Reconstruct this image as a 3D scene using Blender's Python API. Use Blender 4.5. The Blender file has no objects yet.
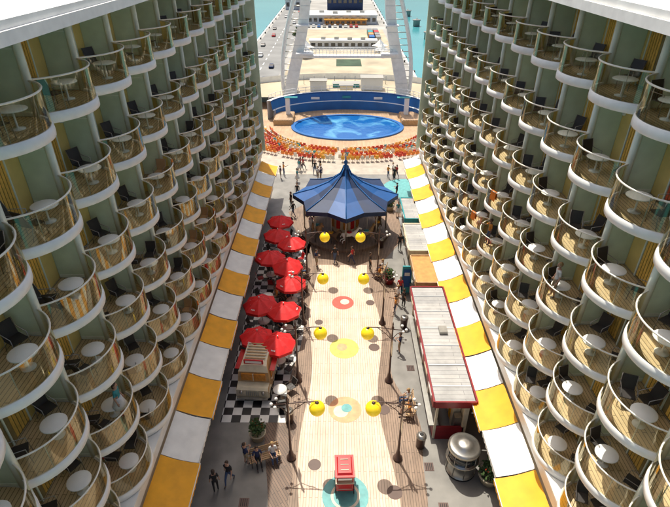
import bpy, bmesh, math, random
from mathutils import Vector, Matrix, Euler
random.seed(7)
R_=math.radians
scene=bpy.context.scene
# ------------------------------------------------------------ materials
def mat(name,col,rough=0.6,metal=0.0,var=0.12,scale=3.0,bump=0.0,objrand=0.0,emis=None,spec=0.5):
    m=bpy.data.materials.new(name); m.use_nodes=True
    nt=m.node_tree; N=nt.nodes; L=nt.links; b=N['Principled BSDF']
    b.inputs['Roughness'].default_value=rough; b.inputs['Metallic'].default_value=metal
    b.inputs['Specular IOR Level'].default_value=spec
    tc=N.new('ShaderNodeTexCoord'); nz=N.new('ShaderNodeTexNoise')
    nz.inputs['Scale'].default_value=scale; nz.inputs['Detail'].default_value=6
    L.new(tc.outputs['Object'],nz.inputs['Vector'])
    mr=N.new('ShaderNodeMapRange'); mr.inputs['From Min'].default_value=0.3; mr.inputs['From Max'].default_value=0.7
    mr.inputs['To Min'].default_value=1-var; mr.inputs['To Max'].default_value=1+var*0.6
    L.new(nz.outputs['Fac'],mr.inputs['Value'])
    val=mr.outputs['Result']
    if objrand>0:
        oi=N.new('ShaderNodeObjectInfo'); m2=N.new('ShaderNodeMapRange')
        m2.inputs['To Min'].default_value=1-objrand; m2.inputs['To Max'].default_value=1+objrand*0.5
        L.new(oi.outputs['Random'],m2.inputs['Value'])
        mu=N.new('ShaderNodeMath'); mu.operation='MULTIPLY'
        L.new(val,mu.inputs[0]); L.new(m2.outputs['Result'],mu.inputs[1]); val=mu.outputs[0]
    vm=N.new('ShaderNodeVectorMath'); vm.operation='SCALE'
    vm.inputs[0].default_value=(col[0],col[1],col[2]); L.new(val,vm.inputs['Scale'])
    L.new(vm.outputs[0],b.inputs['Base Color'])
    if bump>0:
        bp=N.new('ShaderNodeBump'); bp.inputs['Strength'].default_value=bump; bp.inputs['Distance'].default_value=0.02
        L.new(nz.outputs['Fac'],bp.inputs['Height']); L.new(bp.outputs[0],b.inputs['Normal'])
    if emis:
        b.inputs['Emission Color'].default_value=(*emis[0],1); b.inputs['Emission Strength'].default_value=emis[1]
    return m

def plank_mat(name,c1,c2,mortar,w=2.6,h=0.16,rotz=math.pi/2,rough=0.6,dirt=0.25,ms=0.012):
    m=bpy.data.materials.new(name); m.use_nodes=True
    nt=m.node_tree; N=nt.nodes; L=nt.links; b=N['Principled BSDF']; b.inputs['Roughness'].default_value=rough
    tc=N.new('ShaderNodeTexCoord'); mp=N.new('ShaderNodeMapping'); mp.inputs['Rotation'].default_value=(0,0,rotz)
    L.new(tc.outputs['Object'],mp.inputs['Vector'])
    br=N.new('ShaderNodeTexBrick'); br.inputs['Color1'].default_value=(*c1,1); br.inputs['Color2'].default_value=(*c2,1)
    br.inputs['Mortar'].default_value=(*mortar,1); br.inputs['Scale'].default_value=1
    br.inputs['Brick Width'].default_value=w; br.inputs['Row Height'].default_value=h; br.inputs['Mortar Size'].default_value=ms
    br.offset=0.37
    L.new(mp.outputs[0],br.inputs['Vector'])
    nz=N.new('ShaderNodeTexNoise'); nz.inputs['Scale'].default_value=0.6; nz.inputs['Detail'].default_value=8; nz.inputs['Roughness'].default_value=0.65
    L.new(tc.outputs['Object'],nz.inputs['Vector'])
    mr=N.new('ShaderNodeMapRange'); mr.inputs['From Min'].default_value=0.3; mr.inputs['From Max'].default_value=0.7
    mr.inputs['To Min'].default_value=1-dirt; mr.inputs['To Max'].default_value=1.1
    L.new(nz.outputs['Fac'],mr.inputs['Value'])
    vm=N.new('ShaderNodeVectorMath'); vm.operation='SCALE'
    L.new(br.outputs['Color'],vm.inputs[0]); L.new(mr.outputs[0],vm.inputs['Scale']); L.new(vm.outputs[0],b.inputs['Base Color'])
    return m

def checker_mat(name,c1,c2,scale):
    m=bpy.data.materials.new(name); m.use_nodes=True
    nt=m.node_tree; N=nt.nodes; L=nt.links; b=N['Principled BSDF']; b.inputs['Roughness'].default_value=0.35
    tc=N.new('ShaderNodeTexCoord'); ck=N.new('ShaderNodeTexChecker'); ck.inputs['Color1'].default_value=(*c1,1)
    ck.inputs['Color2'].default_value=(*c2,1); ck.inputs['Scale'].default_value=scale
    mp=N.new('ShaderNodeMapping'); mp.inputs['Location'].default_value=(0.01,0.01,0.37)
    L.new(tc.outputs['Object'],mp.inputs['Vector']); L.new(mp.outputs[0],ck.inputs['Vector'])
    nz=N.new('ShaderNodeTexNoise'); nz.inputs['Scale'].default_value=2; nz.inputs['Detail'].default_value=6
    L.new(tc.outputs['Object'],nz.inputs['Vector'])
    mr=N.new('ShaderNodeMapRange'); mr.inputs['To Min'].default_value=0.7; mr.inputs['To Max'].default_value=1.15
    L.new(nz.outputs['Fac'],mr.inputs['Value'])
    vm=N.new('ShaderNodeVectorMath'); vm.operation='SCALE'
    L.new(ck.outputs['Color'],vm.inputs[0]); L.new(mr.outputs[0],vm.inputs['Scale']); L.new(vm.outputs[0],b.inputs['Base Color'])
    return m

def glass_mat(name,tint,base=0.08,rough=0.03,gcol=(1,1,1)):
    m=bpy.data.materials.new(name); m.use_nodes=True
    nt=m.node_tree; N=nt.nodes; L=nt.links
    N.remove(N['Principled BSDF']); out=N['Material Output']
    tr=N.new('ShaderNodeBsdfTransparent'); tr.inputs[0].default_value=(*tint,1)
    gl=N.new('ShaderNodeBsdfGlossy'); gl.inputs['Roughness'].default_value=rough; gl.inputs[0].default_value=(*gcol,1)
    fr=N.new('ShaderNodeFresnel'); fr.inputs[0].default_value=1.45
    ad=N.new('ShaderNodeMath'); ad.operation='ADD'; ad.use_clamp=True; ad.inputs[1].default_value=base
    mx=N.new('ShaderNodeMixShader'); L.new(fr.outputs[0],ad.inputs[0]); L.new(ad.outputs[0],mx.inputs[0])
    L.new(tr.outputs[0],mx.inputs[1]); L.new(gl.outputs[0],mx.inputs[2]); L.new(mx.outputs[0],out.inputs[0])
    return m

def water_mat(name,c1,c2,sc,rough=0.08,bump=0.3,thr=(0.45,0.62),bs=6):
    m=bpy.data.materials.new(name); m.use_nodes=True
    nt=m.node_tree; N=nt.nodes; L=nt.links; b=N['Principled BSDF']; b.inputs['Roughness'].default_value=rough
    tc=N.new('ShaderNodeTexCoord'); nz=N.new('ShaderNodeTexNoise'); nz.inputs['Scale'].default_value=sc; nz.inputs['Detail'].default_value=7
    nz.inputs['Distortion'].default_value=1.0
    L.new(tc.outputs['Object'],nz.inputs['Vector'])
    cr=N.new('ShaderNodeValToRGB'); cr.color_ramp.elements[0].position=thr[0]; cr.color_ramp.elements[0].color=(*c1,1)
    cr.color_ramp.elements[1].position=thr[1]; cr.color_ramp.elements[1].color=(*c2,1)
    L.new(nz.outputs['Fac'],cr.inputs[0]); L.new(cr.outputs[0],b.inputs['Base Color'])
    n2=N.new('ShaderNodeTexNoise'); n2.inputs['Scale'].default_value=sc*bs; n2.inputs['Detail'].default_value=5
    L.new(tc.outputs['Object'],n2.inputs['Vector'])
    bp=N.new('ShaderNodeBump'); bp.inputs['Strength'].default_value=bump; bp.inputs['Distance'].default_value=0.1
    L.new(n2.outputs['Fac'],bp.inputs['Height']); L.new(bp.outputs[0],b.inputs['Normal'])
    return m

M={}
M['white']=mat('white_paint',(0.82,0.82,0.79),0.4,var=0.10,scale=1.5)
M['slabwhite']=mat('slab_white_paint',(0.90,0.89,0.85),0.38,var=0.10,scale=2.0,objrand=0.06)
M['under']=mat('ceiling_panel',(0.88,0.87,0.78),0.6,var=0.06)
M['sage']=mat('sage_partition',(0.70,0.83,0.64),0.42,var=0.14,scale=1.2,objrand=0.18)
M['sage2']=mat('sage_trim',(0.80,0.87,0.75),0.35,var=0.10,objrand=0.10)
M['balfloor']=plank_mat('balcony_floor',(0.60,0.45,0.25),(0.70,0.54,0.32),(0.22,0.16,0.09),w=1.8,h=0.13,rotz=math.pi/2)
M['rail']=mat('rail_metal',(0.85,0.82,0.72),0.35,0.1,var=0.1)
M['railpost']=mat('rail_post_metal',(0.60,0.60,0.54),0.35,0.4,var=0.1)
M['glass']=glass_mat('rail_glass',(0.95,0.96,0.85),0.06,gcol=(1.0,0.92,0.68))  # gold gloss tint puts warm reflections into the glass colour
M['doorglass']=mat('door_glass',(0.26,0.19,0.07),0.06,0.0,var=0.3,spec=0.9)  # warm tint stands in for lit interiors behind the doors
M['backwall']=mat('cabin_wall',(0.88,0.66,0.22),0.55,var=0.15,scale=1.0,objrand=0.2)  # saturated gold puts warm interior light into the wall colour
M['curtain']=mat('curtain_cloth',(0.90,0.54,0.10),0.8,var=0.2,scale=8,objrand=0.4)  # strong orange stands in for lit rooms and golden glass reflections
M['curtain2']=mat('curtain_cloth_red',(0.70,0.12,0.04),0.8,var=0.2,scale=8,objrand=0.4)  # red cloth colour stands in for red reflections in the glass
M['tabletop']=mat('tabletop_white',(0.88,0.88,0.84),0.3,var=0.05)
M['chair']=mat('chair_dark',(0.035,0.03,0.028),0.5,var=0.2)
M['chairfr']=mat('chair_frame',(0.35,0.33,0.30),0.35,0.8)
M['orange']=mat('awning_orange',(0.92,0.42,0.012),0.65,var=0.14,scale=1.6,bump=0.15,objrand=0.08)
M['awnwhite']=mat('awning_white',(0.87,0.86,0.81),0.65,var=0.10,scale=1.6,bump=0.15,objrand=0.06)
M['red']=mat('umbrella_red',(0.78,0.018,0.02),0.6,var=0.15,scale=3,objrand=0.12)
M['redpaint']=mat('red_paint',(0.55,0.02,0.02),0.3,var=0.12)
M['dkred']=mat('dark_red_paint',(0.24,0.012,0.018),0.4,var=0.2)
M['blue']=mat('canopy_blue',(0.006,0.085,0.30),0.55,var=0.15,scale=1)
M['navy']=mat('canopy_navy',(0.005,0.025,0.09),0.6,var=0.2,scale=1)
M['bluewall']=mat('blue_wall_paint',(0.015,0.14,0.42),0.45,var=0.2,scale=0.4)
M['yellow']=mat('globe_yellow',(0.95,0.70,0.02),0.25,var=0.03,emis=((1.0,0.68,0.03),0.30))
M['post']=mat('lamp_post_paint',(0.10,0.06,0.05),0.4,0.3,var=0.15)
M['steel']=mat('stainless_steel',(0.42,0.41,0.38),0.36,0.85,var=0.15)
M['tan']=mat('tan_panel',(0.48,0.30,0.14),0.5,var=0.18)
M['cream']=mat('cream_paint',(0.66,0.58,0.42),0.4,var=0.12)
M['roofgray']=plank_mat('gray_roof_boards',(0.40,0.40,0.40),(0.50,0.49,0.47),(0.22,0.22,0.22),w=4,h=0.3,rotz=0,dirt=0.35)
M['orangetan']=mat('terracotta_roof',(0.62,0.27,0.07),0.55,var=0.2)
M['darkglass']=mat('dark_window',(0.02,0.025,0.03),0.05,0.0,var=0.1,spec=0.9)
M['warmglass']=mat('warm_window',(0.55,0.22,0.03),0.12,var=0.3,scale=6)
M['rubber']=mat('rubber_black',(0.02,0.02,0.02),0.8)
M['teal']=mat('teal_paint',(0.03,0.30,0.33),0.45,var=0.15)
M['green']=mat('shrub_leaves',(0.06,0.11,0.03),0.6,var=0.4,scale=4)
M['trunk']=mat('bark',(0.12,0.08,0.05),0.8)
M['seat_w']=mat('seat_white',(0.70,0.62,0.52),0.5)
M['seat_o']=mat('seat_orange',(0.75,0.20,0.02),0.5)
M['seat_r']=mat('seat_red',(0.58,0.05,0.02),0.5)
M['seat_y']=mat('seat_yellow',(0.80,0.40,0.05),0.5)
M['seat_t']=mat('seat_teal',(0.05,0.35,0.40),0.5)
M['tier']=mat('tier_floor',(0.42,0.37,0.30),0.6,var=0.25,scale=1)
M['stage']=plank_mat('stage_boards',(0.46,0.30,0.17),(0.54,0.36,0.22),(0.22,0.14,0.08),w=3,h=0.2)
M['hull']=mat('hull_white',(0.68,0.69,0.69),0.4,var=0.12,scale=0.2)
M['facade']=mat('shop_facade',(0.56,0.48,0.34),0.6,var=0.2,scale=0.8)
M['concrete']=mat('pier_concrete',(0.36,0.35,0.32),0.8,var=0.3,scale=0.06)
M['asphalt']=mat('pier_roadway',(0.24,0.24,0.23),0.85,var=0.25,scale=0.1)
M['sand']=mat('sand_paving',(0.46,0.39,0.27),0.8,var=0.28,scale=0.12)
M['grass']=mat('lawn_grass',(0.05,0.09,0.05),0.9,var=0.3,scale=0.3)
M['pool']=water_mat('pool_water',(0.008,0.11,0.36),(0.14,0.42,0.64),0.22,thr=(0.48,0.68),bump=0.6)
M['sea']=water_mat('sea_water',(0.05,0.27,0.31),(0.09,0.36,0.38),0.01,rough=0.15,bump=0.5,thr=(0.3,0.7),bs=60)
M['floor']=mat('walkway_gray',(0.22,0.21,0.19),0.55,var=0.3,scale=0.7,bump=0.1)
M['plank']=plank_mat('boardwalk_pale_planks',(0.76,0.61,0.48),(0.65,0.51,0.39),(0.38,0.27,0.19),w=2.4,h=0.15,dirt=0.22,ms=0.014)
M['plankshade']=plank_mat('boardwalk_shaded_planks',(0.14,0.085,0.055),(0.21,0.13,0.085),(0.04,0.025,0.02),w=1.8,h=0.14,rotz=R_(58),dirt=0.3)  # dark tone puts the left wall's shadow into the board colour
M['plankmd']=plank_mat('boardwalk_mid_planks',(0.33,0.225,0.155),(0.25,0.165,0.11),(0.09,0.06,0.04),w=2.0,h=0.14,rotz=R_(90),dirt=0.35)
M['checker']=checker_mat('checkerboard_tiles',(0.78,0.77,0.73),(0.015,0.015,0.017),1.8)
M['c_yel']=mat('mural_yellow',(0.58,0.52,0.10),0.55,var=0.2)
M['c_org']=mat('mural_peach',(0.78,0.36,0.17),0.55,var=0.2)
M['c_red']=mat('mural_red',(0.58,0.08,0.05),0.55,var=0.2)
M['c_teal']=mat('mural_teal',(0.12,0.38,0.38),0.55,var=0.2)
M['c_dk']=mat('mural_brown',(0.10,0.055,0.04),0.55,var=0.15)
M['c_cream']=mat('mural_cream',(0.70,0.60,0.46),0.55,var=0.15)
M['skin']=mat('skin',(0.50,0.29,0.20),0.55,var=0.05)
M['skin2']=mat('skin_dark',(0.22,0.12,0.08),0.55,var=0.05)
M['hair']=mat('hair_brown',(0.05,0.03,0.02),0.6,var=0.3,scale=20)
M['hair2']=mat('hair_blond',(0.35,0.22,0.09),0.6,var=0.3,scale=20)
M['shoe']=mat('shoe_leather',(0.05,0.04,0.04),0.5)
M['eye']=mat('eye_dark',(0.02,0.015,0.015),0.2)
M['lips']=mat('lips',(0.35,0.1,0.08),0.5)
for n,c in dict(black=(0.02,0.02,0.022),navyc=(0.02,0.03,0.09),whitec=(0.75,0.74,0.72),redc=(0.5,0.03,0.03),tealc=(0.05,0.3,0.33),khaki=(0.33,0.26,0.17),denim=(0.06,0.10,0.2),orangec=(0.7,0.27,0.04)).items():
    M['cl_'+n]=mat('cloth_'+n,c,0.8,var=0.15,scale=10)

# ------------------------------------------------------------ builder
class B:
    def __init__(s): s.v=[];s.f=[];s.m=[];s.mats=[];s.T=Matrix.Identity(4);s.sm=[]
    def mi(s,k):
        if k not in s.mats: s.mats.append(k)
        return s.mats.index(k)
    def add(s,vs,fs,k,smooth=False):
        o=len(s.v); s.v+= [tuple(s.T@Vector(p)) for p in vs]; i=s.mi(k)
        for f in fs: s.f.append([o+a for a in f]); s.m.append(i); s.sm.append(smooth)
    def box(s,c,d,k,rz=0,taper=1.0):
        x,y,z=[a/2 for a in d]; cs=math.cos(rz);sn=math.sin(rz); vs=[]
        for sz in(-1,1):
            t=taper if sz>0 else 1
            for sx,sy in((-1,-1),(1,-1),(1,1),(-1,1)):
                px,py=sx*x*t,sy*y*t
                vs.append((c[0]+px*cs-py*sn,c[1]+px*sn+py*cs,c[2]+sz*z))
        s.add(vs,[(3,2,1,0),(4,5,6,7),(0,1,5,4),(1,2,6,5),(2,3,7,6),(3,0,4,7)],k)
    def lathe(s,c,prof,k,n=16,smooth=True,ks=None):
        vs=[];
        for r,z in prof:
            for i in range(n):
                a=2*math.pi*i/n; vs.append((c[0]+r*math.cos(a),c[1]+r*math.sin(a),c[2]+z))
        for j in range(len(prof)-1):
            kk=ks[j] if ks else k
            fs=[(j*n+i,j*n+(i+1)%n,(j+1)*n+(i+1)%n,(j+1)*n+i) for i in range(n)]
            if j==0: s.add(vs,fs,kk,smooth); base=len(s.v)-len(vs)
            else:
                ii=s.mi(kk)
                for f in fs: s.f.append([base+a for a in f]); s.m.append(ii); s.sm.append(smooth)
        if prof[0][0]>0.001: s.f.append([base+i for i in range(n)][::-1]); s.m.append(s.mi(ks[0] if ks else k)); s.sm.append(False)
        e=(len(prof)-1)*n
        if prof[-1][0]>0.001: s.f.append([base+e+i for i in range(n)]); s.m.append(s.mi(ks[-1] if ks else k)); s.sm.append(False)
    def sphere(s,c,r,k,n=14,m=9,sc=(1,1,1)):
        vs=[];fs=[]
        for j in range(m+1):
            t=math.pi*j/m
            for i in range(n):
                a=2*math.pi*i/n; vs.append((c[0]+r*sc[0]*math.sin(t)*math.cos(a),c[1]+r*sc[1]*math.sin(t)*math.sin(a),c[2]-r*sc[2]*math.cos(t)))
        for j in range(m):
            for i in range(n): fs.append((j*n+i,j*n+(i+1)%n,(j+1)*n+(i+1)%n,(j+1)*n+i))
        s.add(vs,fs,k,True)
    def tube(s,pts,r,k,n=6,closed=False,caps=True):
        pts=[Vector(p) for p in pts]; vs=[];fs=[]; N=len(pts)
        for i,p in enumerate(pts):
            if closed: d=(pts[(i+1)%N]-pts[i-1])
            else: d=pts[min(i+1,N-1)]-pts[max(i-1,0)]
            d.normalize(); u=Vector((0,0,1)) if abs(d.z)<0.9 else Vector((1,0,0))
            a=d.cross(u).normalized(); b=d.cross(a)
            rr=r[i] if isinstance(r,(list,tuple)) else r
            for q in range(n):
                t=2*math.pi*q/n; vs.append(tuple(p+a*math.cos(t)*rr+b*math.sin(t)*rr))
        for i in range(N if closed else N-1):
            j=(i+1)%N
            for q in range(n): fs.append((i*n+q,j*n+q,j*n+(q+1)%n,i*n+(q+1)%n))
        if caps and not closed: fs.append(tuple(range(n))); fs.append(tuple((N-1)*n+q for q in range(n))[::-1])
        s.add(vs,fs,k,True)
    def poly(s,pts,k,flip=False):
        f=list(range(len(pts)));
        if flip: f=f[::-1]
        s.add(pts,[f],k)
    def mesh(s,name):
        me=bpy.data.meshes.new(name); me.from_pydata(s.v,[],s.f)
        for k in s.mats: me.materials.append(M[k])
        me.polygons.foreach_set('material_index',s.m); me.polygons.foreach_set('use_smooth',s.sm)
        me.update(); return me
    def obj(s,name,parent=None,loc=(0,0,0),rz=0):
        return place(s.mesh(name),name,parent,loc,rz)
def place(me,name,parent=None,loc=(0,0,0),rz=0,sc=1):
    o=bpy.data.objects.new(name,me); scene.collection.objects.link(o); o.location=loc; o.rotation_euler=(0,0,rz)
    if sc!=1: o.scale=(sc,sc,sc)
    if parent: o.parent=parent
    return o
def empty(name,loc=(0,0,0)):
    o=bpy.data.objects.new(name,None); scene.collection.objects.link(o); o.location=loc; return o
def Tm(x,y,z,rz=0): return Matrix.Translation((x,y,z))@Matrix.Rotation(rz,4,'Z')

# ------------------------------------------------------------ balconies
S=3.1; HB=2.9; SAG=1.05; RR=(1.55**2+SAG**2)/(2*SAG); CX=SAG-RR; AA=math.asin(1.55/RR)
def arc(r,n=18,z=0,a=AA):
    return [(CX+r*math.cos(-a+2*a*i/n), r*math.sin(-a+2*a*i/n), z) for i in range(n+1)]
def chair(b,x,y,rz,col='chair'):
    T0=b.T.copy(); b.T=T0@Tm(x,y,0,rz)
    b.box((0,0,0.43),(0.46,0.46,0.035),col)
    b.add([(-0.22,-0.22,0.45),(-0.22,0.22,0.45),(-0.36,0.22,0.95),(-0.36,-0.22,0.95),(-0.25,-0.22,0.45),(-0.25,0.22,0.45),(-0.39,0.22,0.95),(-0.39,-0.22,0.95)],
      [(0,1,2,3),(7,6,5,4),(0,3,7,4),(1,5,6,2),(3,2,6,7)],col)
    for sy in(-0.24,0.24):
        b.tube([(0.24,sy,0),(0.20,sy,0.64),(-0.28,sy,0.66),(-0.38,sy,0.96)],0.014,'chairfr',5)
        b.tube([(-0.30,sy,0),(-0.20,sy,0.43)],0.014,'chairfr',5)
    b.T=T0
def balcony_mesh(var):
    b=B(); n=18
    P=arc(RR,n)
    top=[(-0.95,-1.55,0)]+P+[(-0.95,1.55,0)]
    bot=[(x,y,-0.26) for x,y,z in top]
    b.poly([(x,y,-0.004) for x,y,z in top],'slabwhite'); b.poly(bot,'under',True)
    prof=[(0.0,-0.27),(0.03,-0.25),(0.035,-0.1),(0.02,0.05),(-0.05,0.07),(-0.05,0.0)]
    rows=[[(CX+(RR+o)*math.cos(-AA+2*AA*i/n),(RR+o)*math.sin(-AA+2*AA*i/n),z) for i in range(n+1)] for o,z in prof]
    vs=[p for r in rows for p in r]; fs=[]
    for j in range(len(prof)-1):
        for i in range(n): fs.append((j*(n+1)+i,j*(n+1)+i+1,(j+1)*(n+1)+i+1,(j+1)*(n+1)+i))
    b.add(vs,fs,'slabwhite',True)
    F=arc(RR-0.09,n); b.poly([(-0.94,-1.5,0.004)]+[(x,max(-1.5,min(1.5,y)),0.004) for x,y,z in F]+[(-0.94,1.5,0.004)],'balfloor')
    G0=arc(RR-0.01,n,0.07); G1=arc(RR-0.01,n,1.03)
    b.add(G0+G1,[(i,i+1,n+2+i,n+1+i) for i in range(n)],'glass',True)
    b.tube(arc(RR-0.01,n,1.05),0.030,'rail',6)
    for i in(4,9,14):
        p=arc(RR-0.05,n)[i]; b.tube([(p[0],p[1],0.0),(p[0],p[1],1.05)],0.015,'railpost',5)
    b.box((-0.45,1.55,1.31),(1.0,0.09,2.60),'sage')
    b.box((-0.45,1.55,0.09),(0.96,0.13,0.12),'sage2')
    b.lathe((0.06,1.55,-0.02),[(0.12,0),(0.12,2.64)],'sage2',10)
    b.box((-0.45,1.50,1.9),(0.8,0.015,0.03),'sage2')
    b.box((-0.98,0,1.31),(0.05,3.0,2.60),'backwall')
    dy=0.25 if var%2 else -0.25
    b.box((-0.94,dy,1.10),(0.02,1.9,2.12),'doorglass')
    for yy in(-0.97,0,0.97): b.box((-0.92,dy+yy,1.10),(0.05,0.06,2.16),'sage2')
    b.box((-0.92,dy,2.2),(0.05,2.0,0.06),'sage2')
    ck='curtain' if var!=3 else 'curtain2'
    for cy in ((dy+0.6,dy-0.6) if var in(0,2,4) else (dy-0.55,)):
        for q in range(5): b.box((-0.924,cy-0.3+q*0.15,1.1),(0.012,0.11,2.0),ck if (var!=4 or q%2) else 'curtain2')
    b.box((-0.91,-dy*5.4,1.9),(0.08,0.12,0.2),'white')
    b.lathe((-0.1,0,-0.275),[(0.09,0),(0.09,0.012)],'white',10)
    ty={0:0.15,1:-0.3,2:0.35,3:-0.1,4:0.0}[var]; tx={0:0.25,1:0.15,2:0.1,3:0.3,4:0.2}[var]
    b.lathe((tx,ty,0),[(0.20,0.0),(0.20,0.03),(0.03,0.05),(0.03,0.52),(0.32,0.53),(0.40,0.545),(0.40,0.565),(0.38,0.58),(0,0.582)],'tabletop',20)
    if var==0: chair(b,-0.35,-0.75,0.5); chair(b,-0.35,0.85,-0.5)
    if var==1: chair(b,-0.3,0.7,-0.9); chair(b,0.15,-0.8,1.9)
    if var==2: chair(b,-0.4,-0.3,0.2); chair(b,0.15,-0.55,1.2)
    if var==3: chair(b,-0.45,0.2,0.0); chair(b,0.05,0.8,-1.5)
    if var==3: b.box((-0.80,0.2,0.75),(0.04,0.40,0.5),'redpaint')
    if var==4:
        chair(b,-0.35,-0.8,0.8); chair(b,0.1,0.85,-1.6,'tan')
        p=arc(RR-0.01,n)[11]; q_=arc(RR-0.01,n)[13]
        b.add([(p[0]+.03,p[1],1.09),(q_[0]+.03,q_[1],1.09),(q_[0]+.06,q_[1],0.5),(p[0]+.06,p[1],0.55),(p[0]-.05,p[1],1.09),(q_[0]-.05,q_[1],1.09),(q_[0]-.06,q_[1],0.6),(p[0]-.06,p[1],0.65)],[(0,1,2,3),(4,5,1,0),(7,6,5,4)],'seat_o')
    return b.mesh('balcony')
BM=[balcony_mesh(i) for i in range(5)]
floors=[5.3+HB*i for i in range(6)]
NC=17
for side,y0 in((-1,13.3-4*S),(1,14.3-4*S)):
    blk=empty('balcony_cabin_block')
    for i in range(NC):
        for fl,z in enumerate(floors):
            v=random.choice([0,0,1,1,2,2,3,0,1,2]) if (side>0 or fl>2) else random.choice([0,1,2,2,4,0,1,3,0])  # left lower rows: more red and mixed curtains in place of glass reflections
            if random.random()<0.04: v=4
            xx=side*(8.3+SAG); o=place(BM[v],'balcony',blk,(xx,y0+i*S,z),0 if side<0 else math.pi)
    ya=y0-1.55; yb=y0+(NC-1)*S+1.55; ym=(ya+yb)/2; ly=yb-ya
    b=B()
    b.box((side*(9.9),ym,22.56),(4.2,ly,0.42),'white'); b.obj('roof_eave',blk)
    b=B(); b.box((side*(7.74),ym,22.42),(0.10,ly,0.30),'slabwhite')
    b.box((side*12.2,ym,23.3),(0.2,ly,1.0),'white')
    b.obj('eave_fascia',blk)
    b=B(); b.box((side*17.0,ym,11.1),(13.1,ly-0.1,22.2),'hull')
    b.box((side*17.0,ym,22.5),(9.6,ly-0.1,0.4),'hull'); b.obj('cabin_core',blk)
    b=B();
    b.box((side*9.9,yb+0.16,13.6),(3.4,0.2,17.6),'sage'); b.obj('end_wall',blk)
    b=B(); b.box((side*10.1,ya-0.1,13.6),(1.6,0.1,17.6),'sage'); b.obj('near_wall',blk)
    b=B()
    b.box((side*8.9,ym,2.45),(0.3,ly,4.9),'facade')
    b.box((side*9.6,ym,4.95),(2.2,ly,0.10),'white')
    b.box((side*8.7,ym,4.45),(0.12,ly,0.7),'white')
    yy=ya+1
    k=0
    while yy<yb-2:
        b.box((side*8.73,yy+1.0,1.4),(0.06,2.0,2.2),'darkglass'if k%3 else 'warmglass')
        for q in(0,1.0,2.0): b.box((side*8.69,yy+q,1.4),(0.1,0.08,2.4),'cream')
        b.box((side*8.69,yy+1.0,2.65),(0.12,2.2,0.25),['redpaint','teal','cream','orange'][k%4])
        yy+=2.7;k+=1
    b.obj('shop_front',blk)
    yy=(12.4 if side<0 else 11.7)-2.62*4; k=0
    while yy<51:
        colr='orange' if k%2==0 else 'awnwhite'; L=2.56
        b=B(); n=8; m=6; x0=8.62; x1=6.85 if k%2==0 else 6.95
        zt=3.85+random.uniform(-.03,.03);ze=3.2+random.uniform(-.04,.04); vs=[]
        for j in range(m+1):
            sj=j/m
            for i in range(n+1):
                t=i/n; x=x0+(x1-x0)*t; z=zt+(ze-zt)*t-0.10*math.sin(math.pi*t)-0.05*math.sin(math.pi*sj)*math.sin(math.pi*t)+random.uniform(-.006,.006)
                vs.append((side*x,yy+L*sj,z))
        b.add(vs,[(j*(n+1)+i,j*(n+1)+i+1,(j+1)*(n+1)+i+1,(j+1)*(n+1)+i) for j in range(m) for i in range(n)],colr,True)
        m=8
        for q in range(m):
            ya_=yy+L*q/m; yb_=yy+L*(q+1)/m
            b.poly([(side*x1,ya_,ze),(side*x1,yb_,ze),(side*x1,yb_,ze-0.18),(side*x1,(ya_+yb_)/2,ze-0.27),(side*x1,ya_,ze-0.18)],colr)
        for e in(0.03,L-0.03):
            b.tube([(side*8.7,yy+e,zt-.14),(side*7.75,yy+e,(zt+ze)/2-.16),(side*x1,yy+e,ze-0.04)],0.022,'railpost',5)
            b.tube([(side*8.7,yy+e,ze-0.6),(side*x1,yy+e,ze-0.05)],0.018,'railpost',5)
        b.tube([(side*x1,yy,ze),(side*x1,yy+L,ze)],0.025,'white',5)
        b.obj('shop_awning')
        yy+=2.62;k+=1

# ------------------------------------------------------------ deck floors
b=B(); b.box((0,24.98,-0.15),(17.6,64,0.30),'floor'); b.obj('boardwalk_floor')
def strip(name,pl,pr,key,z):
    b=B(); n=len(pl); vs=[(x,y,z) for x,y in pl]+[(x,y,z) for x,y in pr]
    b.add(vs,[(i,n+i,n+i+1,i+1) for i in range(n-1)],key); return b.obj(name)
ys=[5+0.5*i for i in range(0,75)]
def lw(y): return -3.9+0.35*math.sin(y*0.55)+0.25*math.sin(y*0.21+1)
def rw(y): return 3.9+0.65*math.sin(y*0.42+0.3)+0.2*math.sin(y*1.0)
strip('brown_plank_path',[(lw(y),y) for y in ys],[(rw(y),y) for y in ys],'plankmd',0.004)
def li(y): return -2.3+0.25*math.sin(y*0.5+2)
def ri(y): return 2.5+0.35*math.sin(y*0.45+1.3)
strip('pale_plank_path',[(li(y),y) for y in ys if y<37.5],[(ri(y),y) for y in ys if y<37.5],'plank',0.008)
strip('shadow_plank_path',[(lw(y)-0.1,y) for y in ys if y<21],[(li(y)-0.4+0.15*math.sin(2*y),y) for y in ys if y<21],'plankshade',0.008)  # darker boards painted where the left wall's shadow falls
strip('checkered_floor',[(-7.3,y) for y in ys if 19.5<y<=46],[(-3.2+0.35*math.sin(y*0.5),y) for y in ys if 19.5<y<=46],'checker',0.012)
b=B(); b.poly([(-3,37.5,0.012),(3.6,37.5,0.012),(6.2,42,0.012),(6.2,50,0.012),(-3,50,0.012),(-5.5,47,0.012)],'plankmd'); b.obj('carousel_plaza_floor')
def disc(b,x,y,r,key,z,n=48):
    b.poly([(x+r*math.cos(2*math.pi*i/n),y+r*math.sin(2*math.pi*i/n),z) for i in range(n)],key)
def ring(b,x,y,r0,r1,key,z,n=48):
    vs=[]
    for r in(r0,r1): vs+=[(x+r*math.cos(2*math.pi*i/n),y+r*math.sin(2*math.pi*i/n),z) for i in range(n)]
    b.add(vs,[(i,n+i,n+(i+1)%n,(i+1)%n) for i in range(n)],key)
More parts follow.
